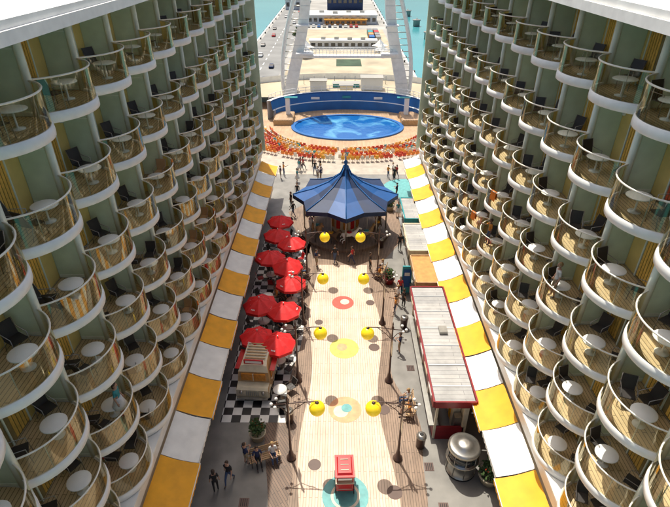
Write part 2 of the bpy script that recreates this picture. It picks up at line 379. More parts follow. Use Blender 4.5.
b=B(); disc(b,0.05,15.4,1.2,'c_teal',0.014); ring(b,0.05,15.4,0.62,0.75,'c_cream',0.018)
b.obj('floor_mural')
b=B(); disc(b,0.1,21.0,1.0,'c_org',0.014); disc(b,-0.15,20.85,0.45,'c_cream',0.018); disc(b,0.2,21.1,0.33,'c_teal',0.022); b.obj('floor_mural')
b=B(); disc(b,0.1,26.4,1.02,'c_yel',0.014); disc(b,-0.05,26.5,0.36,'c_org',0.018); b.obj('floor_mural')
b=B(); disc(b,0.05,31.6,0.85,'c_red',0.014); disc(b,0.2,31.7,0.35,'c_cream',0.018); b.obj('floor_mural')
for x,y,r in((2.45,21.0,0.38),(2.6,15.6,0.4),(2.2,26.5,0.38),(-1.6,17.2,0.35),(2.2,31.6,0.34),(-1.75,29.2,0.3)):
    b=B(); disc(b,x,y,r,'c_dk',0.014); b.obj('floor_dot')
b=B(); disc(b,7.4,53.0,2.6,'c_teal',0.014); b.obj('floor_mural')
for x,y in((-5.1,15.0),(5.0,14.8),(4.6,17.1),(4.5,24.5)):
    b=B(); b.box((x,y,0.012),(0.5,0.5,0.016),'post'); 
    for q in range(4): b.box((x-.15+q*.1,y,0.022),(0.04,0.4,0.006),'rubber')
    b.obj('drain_cover')

# ------------------------------------------------------------ street lamps
def lamp_mesh():
    b=B()
    b.lathe((0,0,0),[(0.26,0),(0.26,0.12),(0.17,0.2),(0.11,0.6),(0.075,0.7),(0.055,2.5),(0.05,4.4),(0.09,4.45),(0.04,4.6),(0.05,4.75),(0.0,4.95)],'post',12)
    b.tube([(-0.75,0,4.25),(0,0,4.35),(1.0,0,4.50),(1.45,0,4.50),(1.5,0,4.42)],0.03,'post',6)
    b.tube([(0,0,3.5),(0.35,0,3.95),(0.9,0,4.46)],0.022,'post',6)
    b.tube([(0,0,3.6),(-0.3,0,4.0),(-0.7,0,4.24)],0.022,'post',6)
    b.tube([(0.5+0.16*math.cos(t),0,4.15+0.16*math.sin(t)) for t in [i*0.5 for i in range(13)]],0.014,'post',5)
    b.lathe((1.5,0,4.40),[(0.10,-0.02),(0.10,0.06),(0.03,0.1)],'post',10)
    b.sphere((1.5,0,4.02),0.41,'yellow',20,14)
    for y in(-0.28,0.28):
        b.tube([(-0.55,0,4.25),(-0.6,y,4.3)],0.018,'post',5); b.sphere((-0.6,y,4.38),0.09,'white',10,8)
    b.sphere((-0.82,0,4.3),0.09,'white',10,8)
    b.box((0.0,0.30,3.1),(0.02,0.42,1.0),'cream'); b.tube([(0,0,3.6),(0,0.52,3.6)],0.014,'post',5); b.tube([(0,0,2.6),(0,0.52,2.6)],0.014,'post',5)
    return b.mesh('street_lamp')
LM=lamp_mesh()
for y in(17.6,23.35,29.1,34.9):
    place(LM,'street_lamp',None,(-2.9,y,0),0); place(LM,'street_lamp',None,(2.95,y,0),math.pi)

# ------------------------------------------------------------ umbrellas & cafe
def umbrella_mesh():
    b=B(); n=8
    prof=[(0.02,2.75),(0.35,2.66),(0.75,2.48),(1.22,2.22)]
    p=lambda r,a,z:(r*math.cos(a),r*math.sin(a),z)
    for j in range(3):
        for i in range(n):
            a0=2*math.pi*i/n; a1=2*math.pi*(i+1)/n; am=(a0+a1)/2
            r0,z0=prof[j]; r1,z1=prof[j+1]
            m0=r0*math.cos(math.pi/n)*0.98; m1=r1*math.cos(math.pi/n)*0.97
            b.add([p(r0,a0,z0),p(m0,am,z0-0.015),p(r0,a1,z0),p(r1,a1,z1),p(m1,am,z1-0.04),p(r1,a0,z1)],[(5,4,1,0),(4,3,2,1)],'red')
    for i in range(n):
        a0=2*math.pi*i/n; a1=2*math.pi*(i+1)/n; am=(a0+a1)/2; r=1.22; mm=r*math.cos(math.pi/n)*0.97
        b.add([p(r,a0,2.22),p(mm,am,2.18),p(r,a1,2.22),p(r*1.01,a1,2.04),p(mm*1.01,am,1.98),p(r*1.01,a0,2.04)],[(5,4,1,0),(4,3,2,1)],'red' if i%2 else 'redpaint')
        b.tube([(0,0,2.35),p(1.2,a0,2.2)],0.012,'chairfr',4)
        if i%4==0:
            for q in range(4):
                aa=am-0.12+q*0.08; b.add([p(0.90,aa-.022,2.425),p(0.90,aa+.022,2.425),p(0.98,aa+.022,2.38),p(0.98,aa-.022,2.38)],[(3,2,1,0)],'white')
    b.tube([(0,0,0),(0,0,2.85)],0.028,'chairfr',8); b.sphere((0,0,2.87),0.05,'white',8,6)
    b.lathe((0,0,0),[(0.28,0),(0.28,0.07),(0.05,0.12),(0.05,0.4)],'chair',12)
    return b.mesh('patio_umbrella')
UM=umbrella_mesh()
def table_mesh():
    b=B(); b.lathe((0,0,0),[(0.24,0.0),(0.24,0.03),(0.04,0.06),(0.04,0.70),(0.42,0.72),(0.45,0.735),(0.45,0.755),(0,0.758)],'chairfr',18)
    b.lathe((0.0,0,0.76),[(0.43,0),(0.43,0.006),(0,0.007)],'tabletop',18)
    return b.mesh('cafe_table')
TM=table_mesh()
b=B(); chair(b,0,0,0,'chair'); CM=b.mesh('cafe_chair')
b=B(); chair(b,0,0,0,'redpaint'); CM2=b.mesh('cafe_chair')
um=[(-5.75,38.2),(-4.25,36.7),(-5.9,34.5),(-4.4,33.5),(-3.9,31.0),(-5.75,28.5),(-4.0,27.7),(-5.75,25.1),(-4.25,24.5),(-5.7,41.0)]
for k,(x,y) in enumerate(um):
    u=place(UM,'patio_umbrella',None,(x,y,0),random.random(),random.uniform(.95,1.04))
    u.rotation_euler=(R_(random.uniform(-4,4)),R_(random.uniform(-4,4)),random.random()*3)
    place(TM,'cafe_table',None,(x+0.05,y-0.05,0.0))
    a0=random.random()
    for q in range(4):
        a=a0+q*math.pi/2; place(CM if random.random()<.7 else CM2,'cafe_chair',None,(x+0.85*math.cos(a),y+0.85*math.sin(a),0),a+math.pi+random.uniform(-.3,.3))
for x,y in((-5.8,31.5),(-3.9,21.9),(-3.8,29.4),(-5.9,43.5),(-4.2,39.2),(-5.0,30.0)):
    place(TM,'cafe_table',None,(x,y,0.0)); a0=random.random()
    for q in range(3):
        a=a0+q*2*math.pi/3; place(CM,'cafe_chair',None,(x+0.8*math.cos(a),y+0.8*math.sin(a),0),a+math.pi)

# ------------------------------------------------------------ vintage food truck
def truck():
    b=B()
    prof=[(-1.5,0.35),(-1.5,0.95),(-1.35,1.05),(-0.95,1.12),(-0.85,1.85),(-0.6,2.15),(-0.2,2.25),(1.3,2.25),(1.5,2.05),(1.55,0.35)]
    w=[1.0,1.0,0.95,0.98,0.93,0.80,0.75,0.75,0.80,1.0]
    vs=[(-w[i],p[0],p[1]) for i,p in enumerate(prof)]+[(w[i],p[0],p[1]) for i,p in enumerate(prof)]
    n=len(prof)
    ks=['cream','cream','cream','tan','cream','cream','cream','cream','tan']
    for i in range(n-1): b.add([vs[i],vs[n+i],vs[n+i+1],vs[i+1]],[(0,1,2,3)],ks[i])
    b.poly([vs[i] for i in range(n)],'tan',False); b.poly([vs[n+i] for i in range(n)],'tan',True)
    b.add([vs[0],vs[n],vs[2*n-1],vs[n-1]],[(3,2,1,0)],'rubber')
    b.box((0,-0.93,1.52),(1.5,0.10,0.5),'warmglass')
    b.box((0,-0.96,1.52),(0.05,0.10,0.54),'cream')
    for sx in(-1,1):
        b.box((sx*0.99,0.35,1.35),(0.06,1.5,0.6),'warmglass'); b.box((sx*1.02,0.35,1.0),(0.10,1.7,0.06),'cream')
        b.box((sx*1.08,0.35,1.72),(0.32,1.7,0.04),'redpaint')
        b.sphere((sx*0.68,-1.53,0.80),0.13,'steel',10,8)
        for yy in(-1.0,1.0):
            b.tube([(sx*0.86,yy,0.33),(sx*1.06,yy,0.33)],0.33,'rubber',18); b.tube([(sx*1.05,yy,0.33),(sx*1.075,yy,0.33)],0.17,'steel',14)
            b.tube([(sx*0.98,yy+0.42*math.cos(t),0.36+0.42*math.sin(t)) for t in [i*math.pi/8 for i in range(9)]],0.07,'cream',6)
    for q in range(7): b.box((-0.36+q*0.12,-1.52,0.72),(0.05,0.05,0.36),'steel')
    b.box((0,-1.64,0.42),(1.9,0.12,0.12),'steel'); b.box((0,1.64,0.42),(1.9,0.12,0.12),'steel')
    for q in range(6): b.box((0,-0.1+q*0.26,2.31),(1.3,0.07,0.03),'tan')
    for sx in(-0.62,0.62): b.box((sx,0.55,2.28),(0.05,1.5,0.04),'steel')
    b.box((0,-0.55,2.42),(1.2,0.08,0.32),'redpaint'); b.box((0,-0.60,2.42),(1.0,0.02,0.16),'white')
    return b.obj('vintage_food_truck',None,(-5.45,23.1,0),R_(-4))
truck()

# ------------------------------------------------------------ carousel
car=empty('carousel',(0.36,43.2,0))
b=B(); n=8
b.lathe((0,0,0),[(4.3,0.0),(4.3,0.30),(4.15,0.32),(0,0.325)],'plankmd',32,False)
b.obj('platform',car)
b=B()
rp=[(0.22,6.60),(0.55,5.9),(1.6,5.1),(3.0,4.42),(4.6,3.90)]
p=lambda r,a,z:(r*math.cos(a),r*math.sin(a),z)
out=lambda j,r:r*(1.0+0.08*(j/4)**3)
inn=lambda j,r:r*math.cos(math.pi/n)*(1-0.006*j)
za=lambda j,z:z-(0.05*(j/4)**3)
for i in range(n):
    a0=2*math.pi*i/n; a1=a0+2*math.pi/n; am=(a0+a1)/2
    for j in range(4):
        r0,z0=rp[j]; r1,z1=rp[j+1]
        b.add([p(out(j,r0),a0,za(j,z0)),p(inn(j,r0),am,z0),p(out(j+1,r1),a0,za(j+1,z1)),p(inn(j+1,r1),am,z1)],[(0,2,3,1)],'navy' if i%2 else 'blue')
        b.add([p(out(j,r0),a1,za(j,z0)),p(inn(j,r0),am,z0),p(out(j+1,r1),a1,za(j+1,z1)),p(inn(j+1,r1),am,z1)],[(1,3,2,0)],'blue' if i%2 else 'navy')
    b.tube([p(out(j,rp[j][0])+0.01,a0,za(j,rp[j][1])+0.03) for j in range(5)],0.05,'bluewall',6)
    c0=p(out(4,4.6),a0,3.84); cm=p(inn(4,4.6),am,3.90); c1=p(out(4,4.6),a1,3.84)
    for s0,s1 in((c0,cm),(cm,c1)):
        b.add([s0,s1,(s1[0],s1[1],s1[2]-0.4),(s0[0],s0[1],s0[2]-0.4)],[(0,1,2,3)],'navy')
b.obj('roof_canopy',car)
b=B(); b.lathe((0,0,0),[(0.30,6.4),(0.28,6.7),(0.12,6.85),(0.2,7.1),(0.05,7.3),(0.03,8.2),(0.0,8.4)],'bluewall',12); b.obj('finial',car)
b=B(); b.lathe((0,0,0.32),[(1.3,0),(1.3,3.6)],'cream',12,False,)
for i in range(12):
    a=2*math.pi*i/12; b.box((1.33*math.cos(a),1.33*math.sin(a),1.9),(0.05,0.4,2.2),'warmglass' if i%2 else 'redpaint',a)
b.obj('centre_drum',car)
b=B()
for i in range(8):
    a=2*math.pi*i/8; b.tube([(3.95*math.cos(a),3.95*math.sin(a),0.3),(3.95*math.cos(a),3.95*math.sin(a),3.9)],0.07,'steel',8)
b.obj('posts',car)
def skin_mesh(verts,edges,radii,sub=1):
    me=bpy.data.meshes.new('tmpskin'); bm=bmesh.new(); lay=bm.verts.layers.skin.verify()
    vs=[bm.verts.new(v) for v in verts]
    for a,c in edges: bm.edges.new((vs[a],vs[c]))
    for i,v in enumerate(vs):
        r=radii[i]; v[lay].radius=(r,r) if not isinstance(r,tuple) else r
        v[lay].use_root=(i==0)
    bm.to_mesh(me); bm.free()
    o=bpy.data.objects.new('tmpskin',me); scene.collection.objects.link(o)
    m=o.modifiers.new('s','SKIN'); m.use_smooth_shade=True
    if sub: q=o.modifiers.new('u','SUBSURF'); q.levels=sub; q.render_levels=sub
    dg=bpy.context.evaluated_depsgraph_get(); ev=o.evaluated_get(dg)
    r=bpy.data.meshes.new_from_object(ev); V=[tuple(v.co) for v in r.vertices]; F=[tuple(p.vertices) for p in r.polygons]
    bpy.data.objects.remove(o); bpy.data.meshes.remove(r); bpy.data.meshes.remove(me)
    return V,F
def horse_mesh(ck,sk):
    V=[(0,0,1.0),(0,0.45,1.02),(0,-0.42,1.0),(0,0.72,1.38),(0,0.88,1.62),(0,1.16,1.45),
       (0.13,0.48,0.75),(0.14,0.78,0.62),(0.14,0.72,0.36),(-0.13,0.48,0.75),(-0.14,0.66,0.5),(-0.14,0.52,0.28),
       (0.14,-0.48,0.78),(0.15,-0.34,0.55),(0.15,-0.66,0.34),(0.15,-0.62,0.12),(-0.14,-0.48,0.78),(-0.15,-0.4,0.5),(-0.15,-0.78,0.36),(-0.15,-0.82,0.14),
       (0,-0.66,1.1),(0,-0.82,0.7)]
    E=[(0,1),(0,2),(1,3),(3,4),(4,5),(1,6),(6,7),(7,8),(1,9),(9,10),(10,11),(2,12),(12,13),(13,14),(14,15),(2,16),(16,17),(17,18),(18,19),(2,20),(20,21)]
    Rd=[.24,.24,.25,.13,.12,.07,.11,.06,.04,.11,.06,.04,.13,.075,.045,.04,.13,.075,.045,.04,.06,.04]
    v,f=skin_mesh(V,E,Rd,1); b=B(); b.add(v,f,ck,True)
    b.lathe((0,0,1.16),[(0.2,0),(0.26,0.08),(0.2,0.12),(0,0.1)],sk,10)
    b.tube([(0,0.05,0.1),(0,0.05,3.4)],0.03,'steel',6)
    for sx in(-.05,.05): b.lathe((sx,0.84,1.70),[(0.035,0),(0.0,0.13)],ck,6)
    for q in range(5): b.sphere((0,0.55+q*0.06,1.3+q*0.1),0.07,'hair2',6,5)
    return b.mesh('carousel_horse')
H=[horse_mesh('white','redpaint'),horse_mesh('tan','teal'),horse_mesh('trunk','orange')]
for i in range(12):
    a=2*math.pi*i/12+0.1
    place(H[i%3],'horse',car,(3.3*math.cos(a),3.3*math.sin(a),0.25+0.2*(i%2)),a)

# ------------------------------------------------------------ people
def person_mesh(pose,top,bot,skin='skin',hair='hair',longhair=False,skirt=False,female=False):
    sh=0.165 if female else 0.19; hp=0.09
    J={}
    if pose=='sit':
        J=dict(pel=(0,0,0.55),wa=(0,-0.02,0.72),ch=(0,-0.03,0.98),nk=(0,-0.01,1.12),hd=(0,0.0,1.17))
        hz=0.53
        for s,n in((-1,'l'),(1,'r')):
            J['hip'+n]=(s*hp,0.03,hz); J['kn'+n]=(s*0.12,0.44,0.52); J['an'+n]=(s*0.12,0.46,0.10); J['to'+n]=(s*0.13,0.62,0.05)
            J['sh'+n]=(s*sh,-0.02,1.03); J['el'+n]=(s*(sh+.06),0.08,0.78); J['wr'+n]=(s*(sh-.03),0.32,0.68)
        hdz=1.30
    else:
        J=dict(pel=(0,0,0.95),wa=(0,0,1.12),ch=(0,0.0,1.36),nk=(0,0.0,1.49),hd=(0,0.01,1.55)); hdz=1.67
        for s,n in((-1,'l'),(1,'r')):
            st=(0.30*s if pose=='walk' else 0.03*s)
            J['hip'+n]=(s*hp,0,0.91); J['kn'+n]=(s*0.10,st*0.6+0.05,0.50); J['an'+n]=(s*0.10,st-(0.06 if (pose=='walk' and s<0) else 0),0.10+(0.05 if (pose=='walk' and s<0) else 0)); 
            J['to'+n]=(s*0.12,J['an'+n][1]+0.16,0.045)
            J['sh'+n]=(s*sh,0,1.41)
            sw=-st*0.6
            if pose=='reach' and s>0:
                J['el'+n]=(s*(sh+.08),0.2,1.25); J['wr'+n]=(s*(sh+.02),0.44,1.35)
            elif pose=='phone':
                J['el'+n]=(s*(sh+.06),0.05,1.14); J['wr'+n]=(s*0.07,0.28,1.25)
            else:
                J['el'+n]=(s*(sh+.05),sw*0.5-0.02,1.13); J['wr'+n]=(s*(sh+.07),sw+0.06,0.89)
    names=list(J); idx={n:i for i,n in enumerate(names)}
    R=dict(pel=(.15,.11),wa=(.125,.095),ch=(.155,.11),nk=.055,hd=.055)
    for n in'lr': R.update({'hip'+n:.088,'kn'+n:.058,'an'+n:.038,'to'+n:.034,'sh'+n:.062,'el'+n:.042,'wr'+n:.026})
    E=[('pel','wa'),('wa','ch'),('ch','nk'),('nk','hd')]
    for n in'lr': E+=[('pel','hip'+n),('hip'+n,'kn'+n),('kn'+n,'an'+n),('an'+n,'to'+n),('ch','sh'+n),('sh'+n,'el'+n),('el'+n,'wr'+n)]
    v,f=skin_mesh([J[n] for n in names],[(idx[a],idx[c]) for a,c in E],[R[n] for n in names],1)
    def region(p):
        best=None;bd=9
        for a,c in E:
            A=Vector(J[a]);C=Vector(J[c]); d=C-A; t=max(0,min(1,(Vector(p)-A).dot(d)/d.length_squared)); q=(A+d*t-Vector(p)).length
            if q<bd: bd=q;best=(a,c,t)
        a,c,t=best
        if a in('nk',) : return skin
        if a=='ch' and c=='nk': return top if t<0.6 else skin
        if a[:2]=='el': return skin
        if a[:2]=='sh': return top if t<0.7 else skin
        if a[:2]=='an': return 'shoe'
        if a[:2]=='kn': return bot if (not skirt and bot!='cl_khaki') and t<0.9 else ('shoe' if t>.92 else skin)
        if a[:3]=='hip' or c[:3]=='hip': return bot
        if a=='pel' and t<0.4: return bot
        return top
    b=B()
    groups={}
    for q in f:
        c=[sum(v[i][k] for i in q)/len(q) for k in range(3)]; groups.setdefault(region(c),[]).append(q)
    first=True
    for k,g in groups.items():
        if first: b.add(v,g,k,True); first=False
        else:
            i=b.mi(k)
            for q in g: b.f.append(list(q)); b.m.append(i); b.sm.append(True)
    hx,hy=0,J['hd'][1]+0.01
    b.sphere((hx,hy,hdz),0.115,skin,14,10,(0.78,0.90,1.0))
    b.sphere((hx,hy-0.022,hdz+0.028),0.118,hair,14,10,(0.84,0.90,0.92))
    if longhair: b.sphere((hx,hy-0.075,hdz-0.08),0.10,hair,10,8,(0.85,0.45,1.3))
    b.sphere((hx,hy+0.108,hdz-0.012),0.02,skin,6,5,(0.8,1,1.2))
    for s in(-1,1):
        b.sphere((s*0.036,hy+0.092,hdz+0.01),0.013,'eye',6,5); b.sphere((s*0.092,hy,hdz-0.005),0.026,skin,6,5,(0.4,0.8,1.2))
    b.sphere((0,hy+0.096,hdz-0.052),0.016,'lips',6,5,(1.5,0.5,0.5))
    for n,s in(('l',-1),('r',1)):
        E_=Vector(J['el'+n]);W=Vector(J['wr'+n]); d=(W-E_).normalized(); side=d.cross(Vector((0,1,0.2))).normalized(); side2=d.cross(side)
        b.tube([W-d*0.01,W+d*0.03,W+d*0.085],[0.024,0.036,0.03],skin,8)
        for q,(off,ln) in enumerate(((-0.024,.062),(-0.008,.075),(0.008,.07),(0.023,.055))):
            st=W+d*0.075+side2*off; b.tube([st,st+d*ln*0.5+side*0.004,st+d*ln+side*0.018],[0.0095,0.009,0.007],skin,5)
        st=W+d*0.03-side2*0.028; b.tube([st,st+d*0.03-side2*0.022,st+d*0.055-side2*0.026],[0.012,0.011,0.008],skin,5)
    if skirt and pose!='sit':
        b.lathe((0,0,0),[(0.30,0.55),(0.24,0.72),(0.18,0.9),(0.145,1.05)],bot,16)
    return b.mesh('person')
PM=[person_mesh('walk','cl_black','cl_denim'),
    person_mesh('stand','cl_whitec','cl_khaki',hair='hair2'),
    person_mesh('walk','cl_redc','cl_navyc',longhair=True,female=True),
    person_mesh('stand','cl_tealc','cl_whitec',longhair=True,skirt=True,female=True),
    person_mesh('phone','cl_navyc','cl_khaki'),
    person_mesh('reach','cl_orangec','cl_denim',skin='skin2'),
    person_mesh('stand','cl_black','cl_black',longhair=True,female=True)]
PS=[person_mesh('sit','cl_orangec','cl_khaki'),person_mesh('sit','cl_whitec','cl_denim',longhair=True,hair='hair2',female=True),person_mesh('sit','cl_navyc','cl_black')]
def person(i,x,y,z=0,rz=0,sc=1.0): place(PM[i%7],'person',None,(x,y,z),rz,sc)
for i,x,y,rz in((0,-6.0,16.1,2.9),(6,-6.6,15.6,0.4),(4,-5.3,17.2,-0.8),(0,-4.9,46.0,1.0),(1,4.3,31.5,2.0),(6,4.7,31.0,-1.0),(2,4.6,32.6,3.0),(5,4.0,30.2,1.4),
    (0,-0.6,37.4,0.2),(2,0.9,37.2,1.2),(6,2.4,36.2,5.0),(4,-2.2,36.7,4.2),(0,-4.8,50.5,3.0),(6,5.3,39.5,3.0),(3,5.8,46.0,3.0),
    (6,-5.3,48.2,2.2),(4,6.1,50.5,1.0),(4,3.9,26.0,1.5)):
    person(i,x,y,0.012,rz)
for k in range(18):
    person(k,random.uniform(-7.5,-1.2) if k%3 else random.uniform(4,9),random.uniform(54.5,60.2),0,random.uniform(0,6.28),random.uniform(.93,1.04))
person(3,-8.9,13.6,8.2,-1.5); person(1,8.9,17.6,11.1,1.5); person(5,8.9,26.9,8.2,1.6)

def bench(x,y,rz):
    b=B()
    for q in range(4): b.box((0,-0.18+q*0.12,0.45),(1.7,0.09,0.035),'tan')
    for q in range(3): b.box((0,-0.28-q*0.03,0.62+q*0.13),(1.7,0.03,0.09),'tan')
    for sx in(-0.75,0.75):
        b.tube([(sx,0.2,0),(sx,0.18,0.44),(sx,-0.25,0.44),(sx,-0.36,0.95)],0.025,'post',6); b.tube([(sx,-0.3,0),(sx,-0.25,0.44)],0.025,'post',6)
        b.tube([(sx,0.18,0.44),(sx,0.18,0.64),(sx,-0.28,0.66)],0.02,'post',6)
    b.obj('park_bench',None,(x,y,0),rz)
    c,s=math.cos(rz),math.sin(rz)
    for k,dx in enumerate((-0.45,0.4)):
        place(PS[(k+int(abs(x)))%3],'seated_person',None,(x+dx*c,y+dx*s,-0.01),rz)
bench(-4.3,17.4,R_(200)); bench(-3.6,35.6,R_(-60)); bench(3.3,35.4,R_(70)); bench(3.9,21.0,R_(90))
for x,y in ((-5.75,25.1),(-4.25,24.5),(-4.0,27.7),(-4.4,33.5),(-3.9,31.0),(-5.8,31.5)):
    a=random.random()*6.28
    place(PS[int(a)%3],'seated_person',None,(x+0.72*math.cos(a),y+0.72*math.sin(a),-0.03),a+math.pi/2)
def leafball(b,c,r,n,key='green',sz=0.1):
    for _ in range(n):
        d=Vector((random.gauss(0,1),random.gauss(0,1),random.gauss(0,1))).normalized()*r*random.uniform(0.5,1.05)*(0.8+0.3*math.sin(3*_))
        p=Vector(c)+d; u=Vector((random.gauss(0,1),random.gauss(0,1),random.gauss(0,1))).normalized()*sz; w=u.orthogonal().normalized()*sz*0.6
        b.add([tuple(p-u),tuple(p+w),tuple(p+u),tuple(p-w)],[(0,1,2,3)],key)
def planter(x,y,r=0.45,h=0.5):
    b=B(); b.lathe((x,y,0),[(r*0.75,0),(r,h),(r*1.08,h),(r*1.08,h+0.05),(r*0.9,h+0.05),(r*0.88,h-0.05),(0,h-0.05)],'dkred' if random.random()<.4 else 'facade',18)
    for k in range(6):
        a=k*1.05; b.tube([(x,y,h-.05),(x+.2*math.cos(a),y+.2*math.sin(a),h+.5)],0.015,'trunk',4)
    leafball(b,(x,y,h+0.42),r*1.05,420); leafball(b,(x,y,h+0.5),r*0.9,40,'seat_r',0.05)
    b.obj('shrub_planter')
planter(-4.9,18.9); planter(7.6,16.3,0.55); planter(3.9,34.3); planter(-3.4,46.6); planter(5.1,47.5)

# ------------------------------------------------------------ red cart
b=B(); 
b.box((0,0,0.70),(0.86,1.15,0.62),'redpaint'); b.box((0,0,1.03),(0.94,1.25,0.05),'cream')
b.box((0,0.05,1.25),(0.70,0.85,0.38),'warmglass')
for sx in(-.4,.4):
    for sy in(-.5,.5): b.box((sx,sy,1.30),(0.05,0.05,0.52),'redpaint')
b.box((0,0,1.58),(0.98,1.30,0.07),'redpaint')
b.box((0,0,1.66),(0.78,1.08,0.10),'redpaint',0,0.85)
for q in range(3): b.box((0,-0.3+q*0.3,1.725),(0.4,0.03,0.03),'cream')
b.box((0,-0.62,1.42),(0.7,0.03,0.14),'white')
for sx in(-1,1):
    for sy in(-.35,.35):
        b.tube([(sx*0.45,sy,0.28),(sx*0.49,sy,0.28)],0.06,'steel',10)
        b.tube([(sx*0.47,sy+0.27*math.cos(t),0.28+0.27*math.sin(t)) for t in [i*math.pi/9 for i in range(18)]],0.022,'rubber',6,closed=True)
        for t in range(6): b.tube([(sx*0.47,sy,0.28),(sx*0.47,sy+0.26*math.cos(t*1.047),0.28+0.26*math.sin(t*1.047))],0.01,'steel',4)
b.tube([(-.35,-.58,.85),(-.35,-.85,.95),(.35,-.85,.95),(.35,-.58,.85)],0.02,'steel',6)
b.obj('popcorn_cart',None,(0.0,16.0,0),R_(2))

# ------------------------------------------------------------ right side stalls
def stall(name,x0,x1,y0,y1,h,roof,fas,wall,over=0.25):
    e=empty(name); xm=(x0+x1)/2; ym=(y0+y1)/2; w=x1-x0; l=y1-y0
    b=B(); b.box((xm,ym,h+0.05),(w+2*over-0.16,l+2*over-0.16,0.08),roof)
    if l>8:
        b.box((xm+0.3,y0+l*0.55,h+0.20),(0.5,0.6,0.22),'steel')
        for q in range(6): b.box((xm,y0+0.9+q*1.65,h+0.11),(w+0.3,0.06,0.04),'hull')
    b.obj('roof',e)
    b=B()
    b.box((x0-over,ym,h-0.07),(0.10,l+2*over,0.46),fas); b.box((x1+over,ym,h-0.07),(0.10,l+2*over,0.46),fas)
    b.box((xm,y0-over,h-0.07),(w+2*over-0.1,0.10,0.46),fas); b.box((xm,y1+over,h-0.07),(w+2*over-0.1,0.10,0.46),fas)
    for q in range(int(l/1.6)): b.box((x0-over-0.06,y0+0.8+q*1.6,h-0.07),(0.02,1.0,0.22),'cream' if q%2 else 'white')
    b.obj('fascia',e)
    b=B(); b.box((x1-0.1,ym,h/2),(0.2,l,h),wall); b.box((xm,y1-0.1,h/2),(w-0.2,0.2,h),wall)
    b.box((xm,y0+0.06,0.5),(w-0.25,0.12,1.0),fas); b.box((x0+0.1,ym,0.5),(0.2,l-0.4,1.0),fas); b.box((x0+0.0,ym,1.03),(0.55,l-0.2,0.06),'steel')
    b.obj('walls',e)
    b=B(); nn=max(2,int(l/2.4))
    for q in range(nn+1): b.box((x0+0.06,y0+0.08+(l-0.16)*q/nn,h/2-0.15),(0.12,0.12,h-0.35),'cream')
    b.box((x1-0.2-0.0,y0+0.08,h/2-0.15),(0.12,0.12,h-0.35),'cream'); b.obj('posts',e)
    b=B()
    for q in range(int(l/0.5)):
        b.box((x1-0.45,y0+0.4+q*0.48,1.0),(0.4,0.40,random.uniform(0.8,1.8)),random.choice(['redpaint','cream','steel','orange','teal']))
    b.obj('shelf_goods',e)
    return e
stall('snack_stall',5.05,6.85,18.9,28.9,3.2,'roofgray','dkred','cream')
stall('gift_stall',5.6,7.6,30.2,33.4,3.0,'orangetan','tan','tan')
stall('ice_cream_stall',5.6,6.9,34.6,38.6,3.0,'roofgray','cream','facade')
stall('candy_stall',5.9,7.1,40.2,44.0,2.9,'roofgray','teal','cream')
b=B(); b.box((4.9,31.7,0.04),(0.9,0.5,0.08),'steel'); b.box((4.9,31.7,1.35),(0.75,0.14,2.5),'teal'); b.box((4.9,31.61,1.5),(0.6,0.02,1.7),'blue'); b.box((4.9,31.59,1.9),(0.4,0.02,0.3),'white'); b.obj('information_sign',None,(0.2,1.2,0))
b=B(); b.lathe((0,0,0),[(0.80,0),(0.80,0.12),(0.74,0.15),(0.74,1.0),(0.86,1.02),(0.86,1.08),(0.74,1.1),(0.74,1.75),(0.84,1.78),(0.84,1.92),(0.72,1.98),(0.45,2.04),(0.42,2.12),(0.2,2.16),(0,2.17)],'steel',28,
  ks=['rubber','steel','steel','steel','cream','steel','darkglass','steel','cream','steel','steel','steel','steel','steel'])
for i in range(8):
    a=i*math.pi/4; b.tube([(0.76*math.cos(a),0.76*math.sin(a),0.15),(0.76*math.cos(a),0.76*math.sin(a),1.78)],0.025,'steel',6)
b.obj('round_steel_kiosk',None,(6.25,17.0,0))
def bin_(x,y):
    b=B(); b.lathe((x,y,0),[(0.24,0),(0.27,0.8),(0.29,0.82),(0.27,0.95),(0.12,1.02),(0,1.03)],'steel',14,ks=['post','steel','steel','steel','rubber']); b.obj('litter_bin')
for x,y in((4.3,18.4),(-3.2,20.1),(4.5,28.7),(-3.0,33.0),(3.6,40.0)): bin_(x,y)

# ------------------------------------------------------------ aqua theatre
TX,TY=1.2,81.5
th=empty('aqua_theatre')
b=B(); nA=72
def pol(r,a,z): return (TX+r*math.cos(a),TY+r*math.sin(a),z)
A0=R_(180+12); A1=R_(360-12)
nt=9
for t in range(nt):
    ro=21-t*1.0; ri_=ro-1.0; z=-0.22*t
    for i in range(nA):
        a=A0+(A1-A0)*i/nA; c=A0+(A1-A0)*(i+1)/nA
        b.add([pol(ro,a,z),pol(ro,c,z),pol(ri_,c,z),pol(ri_,a,z),pol(ri_,c,z-.22),pol(ri_,a,z-.22)],[(0,1,2,3),(3,2,4,5)],'tier')
b.obj('seating_tiers',th)
b=B()
for t in range(nt):
    r=21-t-0.5; z=-0.22*t; n=int((A1-A0)*r/0.62)
    for i in range(n):
        a=A0+(A1-A0)*(i+.5)/n
        if int(math.degrees(a))%22<2: continue
        ph=math.sin(a*9+t*0.9)+0.5*math.sin(a*23-t)
        k='seat_w' if ph<-0.8 else('seat_y' if ph<-0.2 else('seat_o' if ph<0.6 else 'seat_r'))
        if random.random()<0.08: k=random.choice(['seat_w','seat_r','seat_t','seat_w'])
        x,y,_=pol(r,a,0); b.box((x,y,z+0.42),(0.44,0.44,0.07),k,a); x2,y2,_=pol(r+0.2,a,0); b.box((x2,y2,z+0.66),(0.06,0.44,0.42),k,a)
        b.box((x,y,z+0.2),(0.06,0.06,0.40),'railpost',a)
b.obj('stadium_seats',th)
b=B()
